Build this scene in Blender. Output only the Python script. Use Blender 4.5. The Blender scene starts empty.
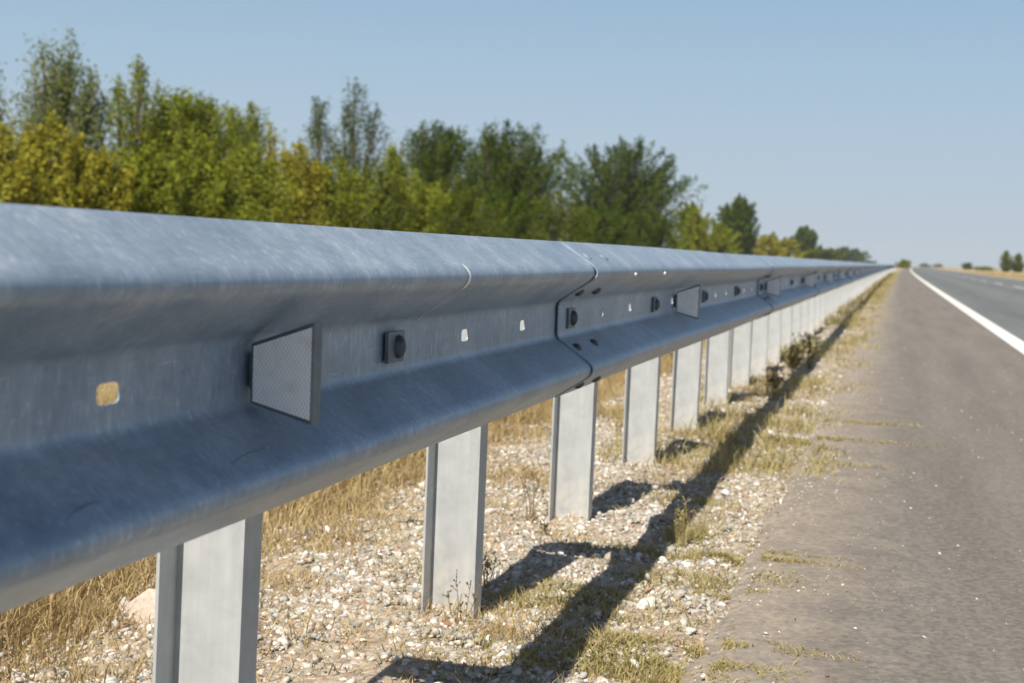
import bpy, math, random
import numpy as np
from mathutils import Matrix, Vector

# ------------------------------------------------------------------ camera, light, exposure
S = bpy.context.scene
COL = S.collection
F_PX, CAM_H = 1340.0, 0.71
VPX, VPY, ROLL = 897.0, 265.0, 0.038          # where the road direction meets the picture, lean of the camera
v = Vector(((VPX - 512) / F_PX, (341.5 - VPY) / F_PX, -1.0)).normalized()
u = Vector((math.sin(ROLL), math.cos(ROLL), -(v.x * math.sin(ROLL) + v.y * math.cos(ROLL)) / v.z)).normalized()
r = v.cross(u)
cam_data = bpy.data.cameras.new("camera")
cam_data.sensor_width = 36.0
cam_data.lens = F_PX / 1024 * 36.0
cam_data.clip_start, cam_data.clip_end = 0.02, 9000
cam_data.dof.use_dof = True
cam_data.dof.focus_distance = 2.05
cam_data.dof.aperture_fstop = 6.9
cam_data.dof.aperture_blades = 7
cam = bpy.data.objects.new("camera", cam_data)
COL.objects.link(cam)
cam.matrix_world = Matrix(((r.x, r.y, r.z, 0), (v.x, v.y, v.z, 0), (u.x, u.y, u.z, CAM_H), (0, 0, 0, 1)))
S.camera = cam

SUN_A, SUN_C = 0.10, 0.78                      # sideways and forward run of a shadow per metre of height
sun_dir = Vector((-SUN_A, -SUN_C, 1.0)).normalized()
elev = math.asin(sun_dir.z)
W = bpy.data.worlds.new("World")
S.world = W
W.use_nodes = True
wt = W.node_tree
sky = wt.nodes.new("ShaderNodeTexSky")
sky.sky_type = 'NISHITA'
sky.sun_disc = False
sky.sun_elevation = elev
sky.sun_rotation = math.atan2(sun_dir.x, sun_dir.y)
sky.air_density, sky.dust_density, sky.ozone_density = 1.0, 0.8, 2.0
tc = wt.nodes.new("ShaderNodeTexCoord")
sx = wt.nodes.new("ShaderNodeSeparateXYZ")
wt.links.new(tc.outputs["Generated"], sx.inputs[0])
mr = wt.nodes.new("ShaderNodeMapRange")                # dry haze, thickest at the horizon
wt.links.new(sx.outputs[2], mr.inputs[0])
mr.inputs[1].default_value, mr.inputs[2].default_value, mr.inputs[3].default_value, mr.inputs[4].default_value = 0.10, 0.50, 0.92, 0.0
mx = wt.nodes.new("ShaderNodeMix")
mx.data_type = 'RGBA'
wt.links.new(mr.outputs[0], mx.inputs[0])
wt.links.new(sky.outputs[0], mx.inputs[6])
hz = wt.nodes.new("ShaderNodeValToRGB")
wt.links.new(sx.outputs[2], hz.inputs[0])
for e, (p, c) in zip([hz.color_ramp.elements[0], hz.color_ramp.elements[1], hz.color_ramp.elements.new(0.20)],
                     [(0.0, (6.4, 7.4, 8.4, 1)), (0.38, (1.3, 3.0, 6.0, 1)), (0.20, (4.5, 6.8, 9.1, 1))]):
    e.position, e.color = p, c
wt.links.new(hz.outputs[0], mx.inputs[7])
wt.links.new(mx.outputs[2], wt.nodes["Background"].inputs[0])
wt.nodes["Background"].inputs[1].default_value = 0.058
sl = bpy.data.lights.new("sun", 'SUN')
sl.energy, sl.angle, sl.color = 5.0, math.radians(0.53), (1.0, 0.93, 0.82)
so = bpy.data.objects.new("sun", sl)
COL.objects.link(so)
so.rotation_euler = sun_dir.to_track_quat('Z', 'Y').to_euler()
S.view_settings.view_transform = 'Standard'
S.view_settings.look = 'None'
S.view_settings.gamma = 1.0
S.view_settings.exposure = 0.46

# ------------------------------------------------------------------ helpers
SIN, COS = v.x / math.hypot(v.x, v.z), -v.z / math.hypot(v.x, v.z)


def bend(y):
    """the road swings gently to one side far ahead"""
    y = np.maximum(np.asarray(y, float), 0)
    return np.where(y < 500, 2e-5 * y * y, 5.0 + 0.02 * (y - 500))


def from_picture(px, lat):
    """distance along the road of a thing LAT metres to the side, seen in the direction of column PX"""
    d = lat * F_PX / COS / (VPX - px)
    return (d - lat * SIN) / COS, d


def on_ground(px, py):
    R = cam.matrix_world.to_3x3()
    d = R @ Vector(((px - 512) / F_PX, (341.5 - py) / F_PX, -1.0))
    t = -CAM_H / d.z
    return d.x * t, d.y * t


def horizon(px):
    return VPY + ROLL * (px - VPX)


_rng = np.random.default_rng(5)
_tab = _rng.random((256, 256))


def vnoise(x, y):
    x, y = np.asarray(x, float), np.asarray(y, float)
    xi, yi = np.floor(x).astype(int), np.floor(y).astype(int)
    fx, fy = x - xi, y - yi
    fx, fy = fx * fx * (3 - 2 * fx), fy * fy * (3 - 2 * fy)
    g = lambda a, b: _tab[a % 256, b % 256]
    return (g(xi, yi) * (1 - fx) + g(xi + 1, yi) * fx) * (1 - fy) + (g(xi, yi + 1) * (1 - fx) + g(xi + 1, yi + 1) * fx) * fy


def fbm(x, y, n=4):
    s, a, t = 0, 0.5, 0
    for k in range(n):
        s = s + a * vnoise(x * 2 ** k + 17 * k, y * 2 ** k + 31 * k)
        t += a
        a *= 0.5
    return s / t


def ground_z(x, y):
    """height of the verge and field; x is measured without the bend of the road"""
    x, y = np.asarray(x, float), np.asarray(y, float)
    edge = np.clip((-0.27 - x) / 0.10, 0, 1)
    side = np.clip((-x - 1.5) / 3.0, 0, 1)
    near = np.clip(1 - (y - 15) / 20, 0.15, 1)
    bump = (fbm(x * 5, y * 5) - 0.5) * 0.05 + (fbm(x * 17 + 9, y * 17) - 0.5) * 0.018
    z = -0.035 + edge * (0.013 + near * bump) - side * 0.05
    return z


def link(name, me, mat=None, parent=None):
    o = bpy.data.objects.new(name, me)
    COL.objects.link(o)
    if mat:
        for m in (mat if isinstance(mat, (list, tuple)) else [mat]):
            me.materials.append(m)
    if parent:
        o.parent = parent
    return o


def raw_mesh(name, V, faces_flat, n_per, smooth=False):
    """V (n,3), faces as one flat index array with N_PER corners each"""
    me = bpy.data.meshes.new(name)
    V = np.asarray(V, np.float32)
    faces_flat = np.asarray(faces_flat, np.int32).ravel()
    nf = len(faces_flat) // n_per
    me.vertices.add(len(V))
    me.vertices.foreach_set("co", V.ravel())
    me.loops.add(len(faces_flat))
    me.loops.foreach_set("vertex_index", faces_flat)
    me.polygons.add(nf)
    me.polygons.foreach_set("loop_start", np.arange(0, nf * n_per, n_per, dtype=np.int32))
    if smooth:
        me.polygons.foreach_set("use_smooth", np.ones(nf, bool))
    me.update(calc_edges=True)
    me.validate()
    return me


def py_mesh(name, V, F, smooth=False):
    me = bpy.data.meshes.new(name)
    me.from_pydata([tuple(p) for p in V], [], F)
    if smooth:
        me.polygons.foreach_set("use_smooth", [True] * len(me.polygons))
    me.update()
    return me


def tag(o, label=None, cat=None, group=None, kind=None):
    for k, val in (("label", label), ("category", cat), ("group", group), ("kind", kind)):
        if val:
            o[k] = val
    return o


def empty(name, loc):
    o = bpy.data.objects.new(name, None)
    o.empty_display_size = 0.2
    o.location = loc
    COL.objects.link(o)
    return o


def dup(o, parent, loc=None):
    c = o.copy()
    COL.objects.link(c)
    c.parent = parent
    if loc is not None:
        c.location = loc
    return c


class MB:
    """collects simple solids into one mesh"""

    def __init__(self):
        self.V, self.F = [], []

    def add(self, V, F):
        b = len(self.V)
        self.V += [tuple(p) for p in V]
        self.F += [[i + b for i in f] for f in F]

    def box(self, a, b):
        (x0, y0, z0), (x1, y1, z1) = a, b
        self.add([(x0, y0, z0), (x1, y0, z0), (x1, y1, z0), (x0, y1, z0), (x0, y0, z1), (x1, y0, z1), (x1, y1, z1), (x0, y1, z1)],
                 [[3, 2, 1, 0], [4, 5, 6, 7], [0, 1, 5, 4], [1, 2, 6, 5], [2, 3, 7, 6], [3, 0, 4, 7]])

    def prism_z(self, poly, z0, z1):
        n = len(poly)
        self.add([(x, y, z0) for x, y in poly] + [(x, y, z1) for x, y in poly],
                 [list(range(n))[::-1], list(range(n, 2 * n))] + [[i, (i + 1) % n, n + (i + 1) % n, n + i] for i in range(n)])

    def prism_y(self, poly, y0, y1):
        n = len(poly)
        self.add([(x, y0, z) for x, z in poly] + [(x, y1, z) for x, z in poly],
                 [list(range(n)), list(range(n, 2 * n))[::-1]] + [[i, n + i, n + (i + 1) % n, (i + 1) % n] for i in range(n)])

    def tube(self, pts, radii, n=6):
        b = len(self.V)
        pts = [Vector(p) for p in pts]
        for i, p in enumerate(pts):
            d = (pts[min(i + 1, len(pts) - 1)] - pts[max(i - 1, 0)]).normalized()
            a = d.orthogonal().normalized()
            c = d.cross(a)
            for k in range(n):
                t = 2 * math.pi * k / n
                self.V.append(tuple(p + (a * math.cos(t) + c * math.sin(t)) * radii[i]))
        for i in range(len(pts) - 1):
            for k in range(n):
                q, w = b + i * n, b + (i + 1) * n
                self.F.append([q + k, q + (k + 1) % n, w + (k + 1) % n, w + k])
        self.F.append([b + (len(pts) - 1) * n + k for k in range(n)])

    def dome(self, c, nrm, up, ra, rb, h, n=14, rings=4):
        """low oval dome (a button-head bolt): RA along UP's cross direction, RB along UP"""
        nrm, up = Vector(nrm).normalized(), Vector(up).normalized()
        sd = nrm.cross(up).normalized()
        c = Vector(c)
        b = len(self.V)
        for k in range(rings):
            t = k / rings * math.pi / 2
            for i in range(n):
                a = 2 * math.pi * i / n
                self.V.append(tuple(c + sd * (ra * math.cos(t) * math.cos(a)) + up * (rb * math.cos(t) * math.sin(a)) + nrm * (h * math.sin(t))))
        self.V.append(tuple(c + nrm * h))
        for k in range(rings - 1):
            for i in range(n):
                self.F.append([b + k * n + i, b + k * n + (i + 1) % n, b + (k + 1) * n + (i + 1) % n, b + (k + 1) * n + i])
        for i in range(n):
            self.F.append([b + (rings - 1) * n + i, b + (rings - 1) * n + (i + 1) % n, len(self.V) - 1])

    def mesh(self, name, smooth=False):
        return py_mesh(name, self.V, self.F, smooth)

    def build(self, name, mat, parent=None, smooth=False):
        return link(name, self.mesh(name, smooth), mat, parent)


class Nodes:
    """short-hand for a material's nodes"""

    def __init__(self, name, **bsdf):
        self.m = bpy.data.materials.new(name)
        self.m.use_nodes = True
        self.t = self.m.node_tree
        self.b = self.t.nodes["Principled BSDF"]
        self.out = self.t.nodes["Material Output"]
        for k, val in bsdf.items():
            self.b.inputs[k.replace("_", " ")].default_value = val

    def n(self, kind, **props):
        nd = self.t.nodes.new("ShaderNode" + kind)
        for k, val in props.items():
            setattr(nd, k, val)
        return nd

    def set(self, sock, val):
        if isinstance(val, bpy.types.NodeSocket):
            self.t.links.new(val, sock)
        else:
            sock.default_value = val

    def math(self, op, a, b=0.0, c=None):
        nd = self.n("Math", operation=op)
        self.set(nd.inputs[0], a)
        self.set(nd.inputs[1], b)
        if c is not None:
            self.set(nd.inputs[2], c)
        return nd.outputs[0]

    def obj(self):
        return self.n("TexCoord").outputs["Object"]

    def geo_random(self):
        return self.n("NewGeometry").outputs["Random Per Island"]

    def mapping(self, vec, scale=(1, 1, 1), rot=(0, 0, 0)):
        nd = self.n("Mapping")
        self.set(nd.inputs[0], vec)
        nd.inputs["Scale"].default_value = scale
        nd.inputs["Rotation"].default_value = rot
        return nd.outputs[0]

    def noise(self, vec, scale, detail=4.0, rough=0.55):
        nd = self.n("TexNoise")
        self.set(nd.inputs["Vector"], vec)
        nd.inputs["Scale"].default_value = scale
        nd.inputs["Detail"].default_value = detail
        nd.inputs["Roughness"].default_value = rough
        return nd.outputs["Fac"]

    def voronoi(self, vec, scale, out="Distance", feature='F1'):
        nd = self.n("TexVoronoi", feature=feature)
        self.set(nd.inputs["Vector"], vec)
        nd.inputs["Scale"].default_value = scale
        return nd.outputs[out]

    def ramp(self, fac, stops, interp='LINEAR'):
        nd = self.n("ValToRGB")
        nd.color_ramp.interpolation = interp
        el = nd.color_ramp.elements
        while len(el) > 1:
            el.remove(el[-1])
        for i, (p, c) in enumerate(stops):
            e = el[0] if i == 0 else el.new(p)
            e.position = p
            e.color = (*c, 1) if len(c) == 3 else c
        self.set(nd.inputs[0], fac)
        return nd.outputs[0]

    def span(self, fac, lo, hi):
        nd = self.n("MapRange")
        self.set(nd.inputs[0], fac)
        nd.inputs[1].default_value, nd.inputs[2].default_value = lo, hi
        return nd.outputs[0]

    def mix(self, fac, a, b, mode='MIX'):
        nd = self.n("Mix", data_type='RGBA', blend_type=mode)
        self.set(nd.inputs[0], fac)
        for s, val in ((nd.inputs[6], a), (nd.inputs[7], b)):
            self.set(s, val if isinstance(val, bpy.types.NodeSocket) else (*val, 1))
        return nd.outputs[2]

    def bump(self, height, strength, dist):
        nd = self.n("Bump")
        self.set(nd.inputs["Height"], height)
        nd.inputs["Strength"].default_value = strength
        nd.inputs["Distance"].default_value = dist
        self.t.links.new(nd.outputs[0], self.b.inputs["Normal"])

    def to(self, **socks):
        for k, val in socks.items():
            self.set(self.b.inputs[k.replace("_", " ")], val)
        return self.m


# ------------------------------------------------------------------ materials
def zinc_rail():
    N = Nodes("galvanised_rail")
    o = N.obj()
    streak = N.noise(N.mapping(o, (260, 42, 260), (0, 0, 0)), 1.0, 5, 0.65)
    diag = N.noise(N.mapping(o, (120, 160, 45), (math.radians(52), 0, 0)), 1.0, 4, 0.7)
    cloud = N.noise(o, 9, 5, 0.6)
    drip = N.noise(N.mapping(o, (3, 55, 3)), 1.0, 4, 0.6)
    patch = N.noise(o, 2.6, 5, 0.65)
    f = N.math('ADD', N.math('ADD', N.math('MULTIPLY', diag, 0.28), N.math('MULTIPLY', patch, 0.22)), N.math('ADD', N.math('MULTIPLY', cloud, 0.40), N.math('MULTIPLY', drip, 0.10)))
    col = N.ramp(f, [(0.37, (0.205, 0.268, 0.345)), (0.50, (0.285, 0.355, 0.438)), (0.61, (0.42, 0.48, 0.55))])
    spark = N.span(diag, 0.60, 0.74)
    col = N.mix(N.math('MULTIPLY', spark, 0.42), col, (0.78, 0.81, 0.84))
    sp_ = N.n("RGBToBW")
    N.set(sp_.inputs[0], N.voronoi(N.mapping(o, (1, 0.7, 1)), 110, "Color"))
    col = N.mix(0.08, col, sp_.outputs[0], 'OVERLAY')
    fine = N.span(N.noise(N.mapping(o, (900, 14, 420), (math.radians(24), 0, 0)), 1.0, 2, 0.5), 0.68, 0.74)
    col = N.mix(N.math('MULTIPLY', fine, 0.30), col, (0.75, 0.77, 0.79))
    grime = N.span(N.noise(N.mapping(o, (9, 4, 14)), 1.0, 6, 0.7), 0.55, 0.78)
    col = N.mix(N.math('MULTIPLY', grime, 0.30), col, (0.23, 0.19, 0.15))
    rough = N.math('ADD', N.math('MULTIPLY', streak, 0.16), N.math('MULTIPLY_ADD', cloud, 0.2, 0.25))
    N.bump(N.math('ADD', N.math('MULTIPLY', streak, 0.4), diag), 0.06, 0.0012)
    met = N.math('MULTIPLY_ADD', grime, -0.1, 0.28)
    return N.to(Base_Color=col, Metallic=met, Roughness=rough)


def zinc_post():
    N = Nodes("galvanised_post")
    o = N.obj()
    cloud = N.noise(o, 14, 5, 0.6)
    run = N.noise(N.mapping(o, (60, 60, 3)), 1.0, 4, 0.6)
    vo = N.n("RGBToBW")
    N.set(vo.inputs[0], N.voronoi(o, 55, "Color"))
    vo = vo.outputs[0]
    f = N.math('ADD', N.math('MULTIPLY', cloud, 0.6), N.math('MULTIPLY', run, 0.4))
    col = N.ramp(f, [(0.32, (0.35, 0.37, 0.38)), (0.52, (0.44, 0.46, 0.47)), (0.70, (0.54, 0.555, 0.555))])
    col = N.mix(0.03, col, vo, 'OVERLAY')
    sep = N.n("SeparateXYZ")
    N.set(sep.inputs[0], o)
    splash = N.math('MULTIPLY', N.math('SUBTRACT', 1.0, N.span(sep.outputs[2], 0.0, 0.16)), N.span(N.noise(o, 30, 5, 0.7), 0.42, 0.62))
    col = N.mix(N.math('MULTIPLY', splash, 0.7), col, (0.62, 0.56, 0.47))
    N.bump(cloud, 0.08, 0.002)
    return N.to(Base_Color=col, Metallic=0.2, Roughness=N.math('MULTIPLY_ADD', run, 0.2, 0.48))


def plain(name, col, rough, metal=0.0, amount=0.25, scale=40):
    N = Nodes(name)
    nz = N.noise(N.obj(), scale, 4)
    c = N.mix(N.span(nz, 0.3, 0.7), tuple(k * (1 - amount) for k in col), tuple(min(1, k * (1 + amount)) for k in col))
    N.bump(nz, 0.1, 0.001)
    return N.to(Base_Color=c, Roughness=rough, Metallic=metal)


def reflector_face():
    N = Nodes("prismatic_sheet")
    sep = N.n("SeparateXYZ")
    N.set(sep.inputs[0], N.obj())
    x, z = sep.outputs[0], sep.outputs[2]
    k = 2 * math.pi / 0.0088
    a = N.math('ABSOLUTE', N.math('SINE', N.math('MULTIPLY', N.math('ADD', x, N.math('MULTIPLY', z, 0.62)), k)))
    b = N.math('ABSOLUTE', N.math('SINE', N.math('MULTIPLY', N.math('SUBTRACT', x, N.math('MULTIPLY', z, 0.62)), k)))
    line = N.math('MINIMUM', a, b)
    cell = N.span(line, 0.10, 0.55)
    dirt = N.noise(N.obj(), 60, 4)
    col = N.mix(cell, (0.70, 0.72, 0.74), (0.97, 0.975, 0.98))
    col = N.mix(N.math('MULTIPLY', N.span(dirt, 0.5, 0.75), 0.3), col, (0.5, 0.48, 0.44))
    N.bump(cell, 0.6, 0.0006)
    N.b.inputs["Coat Weight"].default_value = 0.3
    return N.to(Base_Color=col, Roughness=0.30, Metallic=0.0)


def sep_road(N):
    """x without the bend of the road, and y"""
    sep = N.n("SeparateXYZ")
    N.set(sep.inputs[0], N.obj())
    y = N.math('MAXIMUM', sep.outputs[1], 0.0)
    return N.math('SUBTRACT', sep.outputs[0], N.math('MULTIPLY', N.math('MULTIPLY', y, y), 2e-5)), sep.outputs[1]


def ground_mat():
    N = Nodes("verge_ground")
    o = N.obj()
    x, y = sep_road(N)
    big = N.noise(o, 1.3, 5, 0.6)
    mid = N.noise(o, 9, 6, 0.65)
    cells = N.voronoi(o, 70, "Color")
    cd = N.voronoi(o, 70)
    bw = N.n("RGBToBW")
    N.set(bw.inputs[0], cells)
    grav = N.ramp(bw.outputs[0], [(0.05, (0.20, 0.16, 0.12)), (0.35, (0.31, 0.255, 0.195)), (0.6, (0.39, 0.335, 0.265)), (0.9, (0.52, 0.48, 0.42))])
    grav = N.mix(N.span(mid, 0.35, 0.7), grav, (0.31, 0.24, 0.165))
    straw = N.ramp(mid, [(0.3, (0.20, 0.145, 0.07)), (0.5, (0.33, 0.25, 0.13)), (0.72, (0.45, 0.355, 0.20))])
    straw = N.mix(N.math('MULTIPLY', N.span(big, 0.5, 0.75), 0.5), straw, (0.16, 0.15, 0.05))
    edge = N.math('ADD', N.math('MULTIPLY', x, -1.0), N.math('MULTIPLY_ADD', big, -1.0, 0.5))
    fac = N.span(edge, 1.1, 1.5)
    far = N.span(y, 10, 40)
    fac = N.math('MAXIMUM', fac, N.math('MULTIPLY', far, 0.65))
    fac = N.math('MAXIMUM', fac, N.span(x, 7.9, 8.6))
    N.bump(N.math('ADD', N.math('MULTIPLY', cd, -0.5), mid), 0.6, 0.015)
    return N.to(Base_Color=N.mix(fac, grav, straw), Roughness=0.95)


def shoulder_mat():
    N = Nodes("shoulder_asphalt")
    o = N.obj()
    x, y = sep_road(N)
    fine = N.noise(o, 320, 3, 0.7)
    mid = N.noise(o, 48, 6, 0.7)
    long = N.noise(N.mapping(o, (5, 0.35, 5)), 1.0, 5, 0.6)
    agg = N.voronoi(o, 95, "Color")
    bw = N.n("RGBToBW")
    N.set(bw.inputs[0], agg)
    col = N.ramp(N.math('ADD', N.math('MULTIPLY', mid, 0.5), N.math('MULTIPLY', long, 0.5)),
                 [(0.36, (0.130, 0.116, 0.101)), (0.5, (0.170, 0.151, 0.131)), (0.64, (0.210, 0.188, 0.163))])
    col = N.mix(0.45, col, N.ramp(bw.outputs[0], [(0.15, (0.27, 0.26, 0.25)), (0.5, (0.5, 0.5, 0.5)), (0.8, (0.72, 0.70, 0.68))]), 'OVERLAY')
    col = N.mix(N.math('MULTIPLY', N.span(fine, 0.5, 0.75), 0.35), col, (0.09, 0.08, 0.07))
    fleck = N.span(N.voronoi(o, 46), 0.10, 0.05)
    pick = N.span(N.noise(o, 31, 2), 0.58, 0.62)
    col = N.mix(N.math('MULTIPLY', fleck, pick), col, (0.62, 0.58, 0.52))
    dust = N.span(N.math('ADD', N.math('MULTIPLY', x, -1.0), N.math('MULTIPLY_ADD', N.noise(o, 7, 6, 0.7), 0.7, -0.35)), -0.06, 0.34)
    col = N.mix(N.math('MULTIPLY', dust, N.span(N.noise(o, 45, 5, 0.75), 0.30, 0.62)), col, (0.40, 0.335, 0.26))
    N.bump(N.math('ADD', fine, mid), 0.7, 0.004)
    return N.to(Base_Color=col, Roughness=0.88)


def road_mat():
    N = Nodes("road_asphalt")
    o = N.obj()
    x, y = sep_road(N)
    fine = N.noise(o, 240, 3, 0.7)
    mid = N.noise(N.mapping(o, (4, 0.15, 4)), 1.0, 6, 0.6)
    col = N.ramp(mid, [(0.3, (0.085, 0.092, 0.090)), (0.7, (0.135, 0.145, 0.140))])
    wheel = N.math('MULTIPLY_ADD', N.math('SINE', N.math('MULTIPLY_ADD', x, 3.6, -2.2)), 0.5, 0.5)
    col = N.mix(N.math('MULTIPLY', wheel, 0.35), col, (0.19, 0.20, 0.19))
    col = N.mix(N.math('MULTIPLY', N.span(fine, 0.45, 0.8), 0.3), col, (0.24, 0.24, 0.23))
    N.bump(fine, 0.5, 0.003)
    return N.to(Base_Color=col, Roughness=0.72)


def paint_mat():
    N = Nodes("road_paint")
    nz = N.noise(N.obj(), 60, 5, 0.7)
    return N.to(Base_Color=N.mix(N.span(nz, 0.50, 0.64), (0.78, 0.76, 0.71), (0.42, 0.39, 0.35)), Roughness=0.7)


def stone_mat(name, stops):
    N = Nodes(name)
    col = N.ramp(N.geo_random(), stops)
    nz = N.noise(N.obj(), 120, 5, 0.65)
    col = N.mix(0.35, col, N.ramp(nz, [(0.3, (0.25, 0.24, 0.23)), (0.7, (0.75, 0.75, 0.74))]), 'OVERLAY')
    N.bump(nz, 0.35, 0.003)
    return N.to(Base_Color=col, Roughness=0.85)


def leaf_mat(name, stops, trans=0.4, rough=0.6):
    N = Nodes(name)
    rnd = N.geo_random()
    nz = N.noise(N.obj(), 0.8, 4, 0.6)
    col = N.ramp(N.math('ADD', N.math('MULTIPLY', rnd, 0.6), N.math('MULTIPLY', N.span(nz, 0.3, 0.7), 0.4)), stops)
    N.b.inputs['Specular IOR Level'].default_value = 0.15
    N.to(Base_Color=col, Roughness=rough)
    tr = N.n("BsdfTranslucent")
    N.set(tr.inputs[0], col)
    mx = N.n("MixShader")
    mx.inputs[0].default_value = trans
    N.t.links.new(N.b.outputs[0], mx.inputs[1])
    N.t.links.new(tr.outputs[0], mx.inputs[2])
    N.t.links.new(mx.outputs[0], N.out.inputs[0])
    return N.m


M = dict(
    rail=zinc_rail(), post=zinc_post(), ground=ground_mat(), shoulder=shoulder_mat(), road=road_mat(), paint=paint_mat(),
    bolt=plain("dark_bolt_steel", (0.085, 0.095, 0.11), 0.5, 0.6),
    rim=plain("reflector_housing", (0.13, 0.155, 0.18), 0.45, 0.2),
    face=reflector_face(),
    scratch=plain("bare_zinc_scratch", (0.80, 0.80, 0.79), 0.45, 0.3, 0.1),
    rivet=plain("bright_rivet", (0.78, 0.78, 0.76), 0.4, 0.2),
    bark=plain("bark", (0.115, 0.095, 0.07), 0.9, 0, 0.4, 12),
    gravel=stone_mat("gravel_stone", [(0, (0.24, 0.21, 0.175)), (0.18, (0.46, 0.42, 0.35)), (0.34, (0.34, 0.34, 0.32)), (0.48, (0.64, 0.61, 0.56)), (0.66, (0.38, 0.315, 0.24)),
                                      (0.76, (0.23, 0.255, 0.25)), (0.82, (0.46, 0.43, 0.38)), (0.925, (0.36, 0.22, 0.15)), (0.95, (0.74, 0.71, 0.66)), (1, (0.80, 0.78, 0.75))]),
    pebble=stone_mat("pebble_stone", [(0, (0.40, 0.35, 0.29)), (0.45, (0.55, 0.50, 0.43)), (0.8, (0.72, 0.69, 0.64)), (0.95, (0.20, 0.15, 0.12)), (1, (0.16, 0.12, 0.1))]),
    pale=stone_mat("pale_stone", [(0, (0.50, 0.48, 0.44)), (1, (0.60, 0.58, 0.54))]),
    pink=stone_mat("pinkish_stone", [(0, (0.46, 0.38, 0.31)), (1, (0.52, 0.44, 0.37))]),
    rust=stone_mat("red_stone", [(0, (0.33, 0.13, 0.08)), (1, (0.37, 0.16, 0.10))]),
    straw=leaf_mat("straw_blades", [(0, (0.22, 0.15, 0.065)), (0.35, (0.40, 0.295, 0.14)), (0.7, (0.55, 0.43, 0.23)), (1, (0.66, 0.56, 0.35))], 0.3),
    verge=leaf_mat("verge_blades", [(0, (0.15, 0.145, 0.045)), (0.25, (0.29, 0.25, 0.09)), (0.6, (0.44, 0.365, 0.165)), (1, (0.56, 0.49, 0.29))], 0.3),
    leafy=leaf_mat("leafy_weed", [(0, (0.11, 0.11, 0.03)), (0.6, (0.20, 0.19, 0.06)), (1, (0.33, 0.28, 0.11))], 0.25),
    weed=leaf_mat("weed_stems", [(0, (0.15, 0.10, 0.055)), (1, (0.28, 0.22, 0.12))], 0.1),
    yellow=leaf_mat("yellow_leaves", [(0, (0.12, 0.14, 0.016)), (0.4, (0.26, 0.26, 0.028)), (0.75, (0.43, 0.385, 0.045)), (1, (0.60, 0.50, 0.09))]),
    olive=leaf_mat("olive_leaves", [(0, (0.085, 0.12, 0.012)), (0.45, (0.195, 0.235, 0.022)), (0.8, (0.33, 0.35, 0.033)), (1, (0.48, 0.46, 0.07))]),
    dark=leaf_mat("dark_leaves", [(0, (0.030, 0.055, 0.006)), (0.5, (0.065, 0.105, 0.009)), (0.85, (0.13, 0.175, 0.013)), (1, (0.25, 0.28, 0.022))]),
    green=leaf_mat("mid_green_leaves", [(0, (0.05, 0.075, 0.007)), (0.5, (0.115, 0.145, 0.011)), (0.85, (0.20, 0.22, 0.016)), (1, (0.33, 0.31, 0.03))]),
    silver=leaf_mat("grey_green_leaves", [(0, (0.11, 0.14, 0.045)), (0.5, (0.19, 0.23, 0.07)), (1, (0.32, 0.34, 0.10))]),
)

# ------------------------------------------------------------------ ground and road
RAIL_X = -0.57            # front of the rail's crests


def grid_mesh(name, xs, ys, zf, xf=lambda x, y: x):
    X, Y = np.meshgrid(xs, ys)
    Z = zf(X, Y)
    V = np.stack([xf(X, Y) + bend(Y), Y, Z], -1).reshape(-1, 3)
    nx, ny = len(xs), len(ys)
    i = (np.arange(ny - 1)[:, None] * nx + np.arange(nx - 1)[None]).ravel()
    return raw_mesh(name, V, np.stack([i, i + 1, i + nx + 1, i + nx], -1), 4, True)


def steps(y, first, grow, end):
    out, d = [], first
    while y < end:
        out.append(y)
        y += d
        d *= grow
    return out + [end]


ys = np.array([-400, -120, -40, -12, -5, -2.5] + steps(-1.2, 0.03, 1.012, 5000))
xs = np.array([-5000, -1500, -500, -200, -90, -50, -30, -20, -14, -10, -8, -6.5, -5.5, -4.7, -4.1]
              + list(np.arange(-3.6, -0.15, 0.03)) + [0.1, 1, 4, 8, 9.5, 11, 14, 20, 40, 100, 300, 1000, 5000])
tag(link("ground", grid_mesh("ground", xs, ys, ground_z), M['ground']), kind='structure')


def ragged(x, y):
    e = (fbm(y * 3.1, y * 0 + 3.3) - 0.5) * 0.10 + (fbm(y * 23, y * 0 + 8.1, 3) - 0.5) * 0.03
    return np.where(x < -0.28, x + e, x)


ys2 = np.array([-60, -20, -6, -2] + steps(-1.0, 0.02, 1.012, 2500))
tag(link("road_shoulder", grid_mesh("road_shoulder", np.array([-0.31, -0.26, 0, 0.5, 1.12]), ys2,
         lambda X, Y: np.where(X < -0.3, -0.02, 0.0) + X * 0, ragged), M['shoulder']), kind='structure')
ys3 = np.array([-60, -20, -6, -2] + steps(-1.0, 0.3, 1.02, 2500))
tag(link("road", grid_mesh("road", np.array([1.12, 4.0, 8.55]), ys3, lambda X, Y: X * 0), M['road']), kind='structure')
tag(link("edge_line", grid_mesh("edge_line", np.array([1.06, 1.235]), ys3, lambda X, Y: X * 0 + 0.004), M['paint']), kind='structure')
b = MB()
for k in range(60):
    y0 = 6 + k * 12
    q = []
    for yy in (y0, y0 + 3, y0 + 6):
        q += [(4.62 + float(bend(yy)), yy, 0.004), (4.73 + float(bend(yy)), yy, 0.004)]
    b.add(q, [[0, 1, 3, 2], [2, 3, 5, 4]])
tag(b.build("lane_line", M['paint']), kind='structure')
tag(link("far_edge_line", grid_mesh("far_edge_line", np.array([8.1, 8.26]), ys3, lambda X, Y: X * 0 + 0.004), M['paint']), kind='structure')

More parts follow.
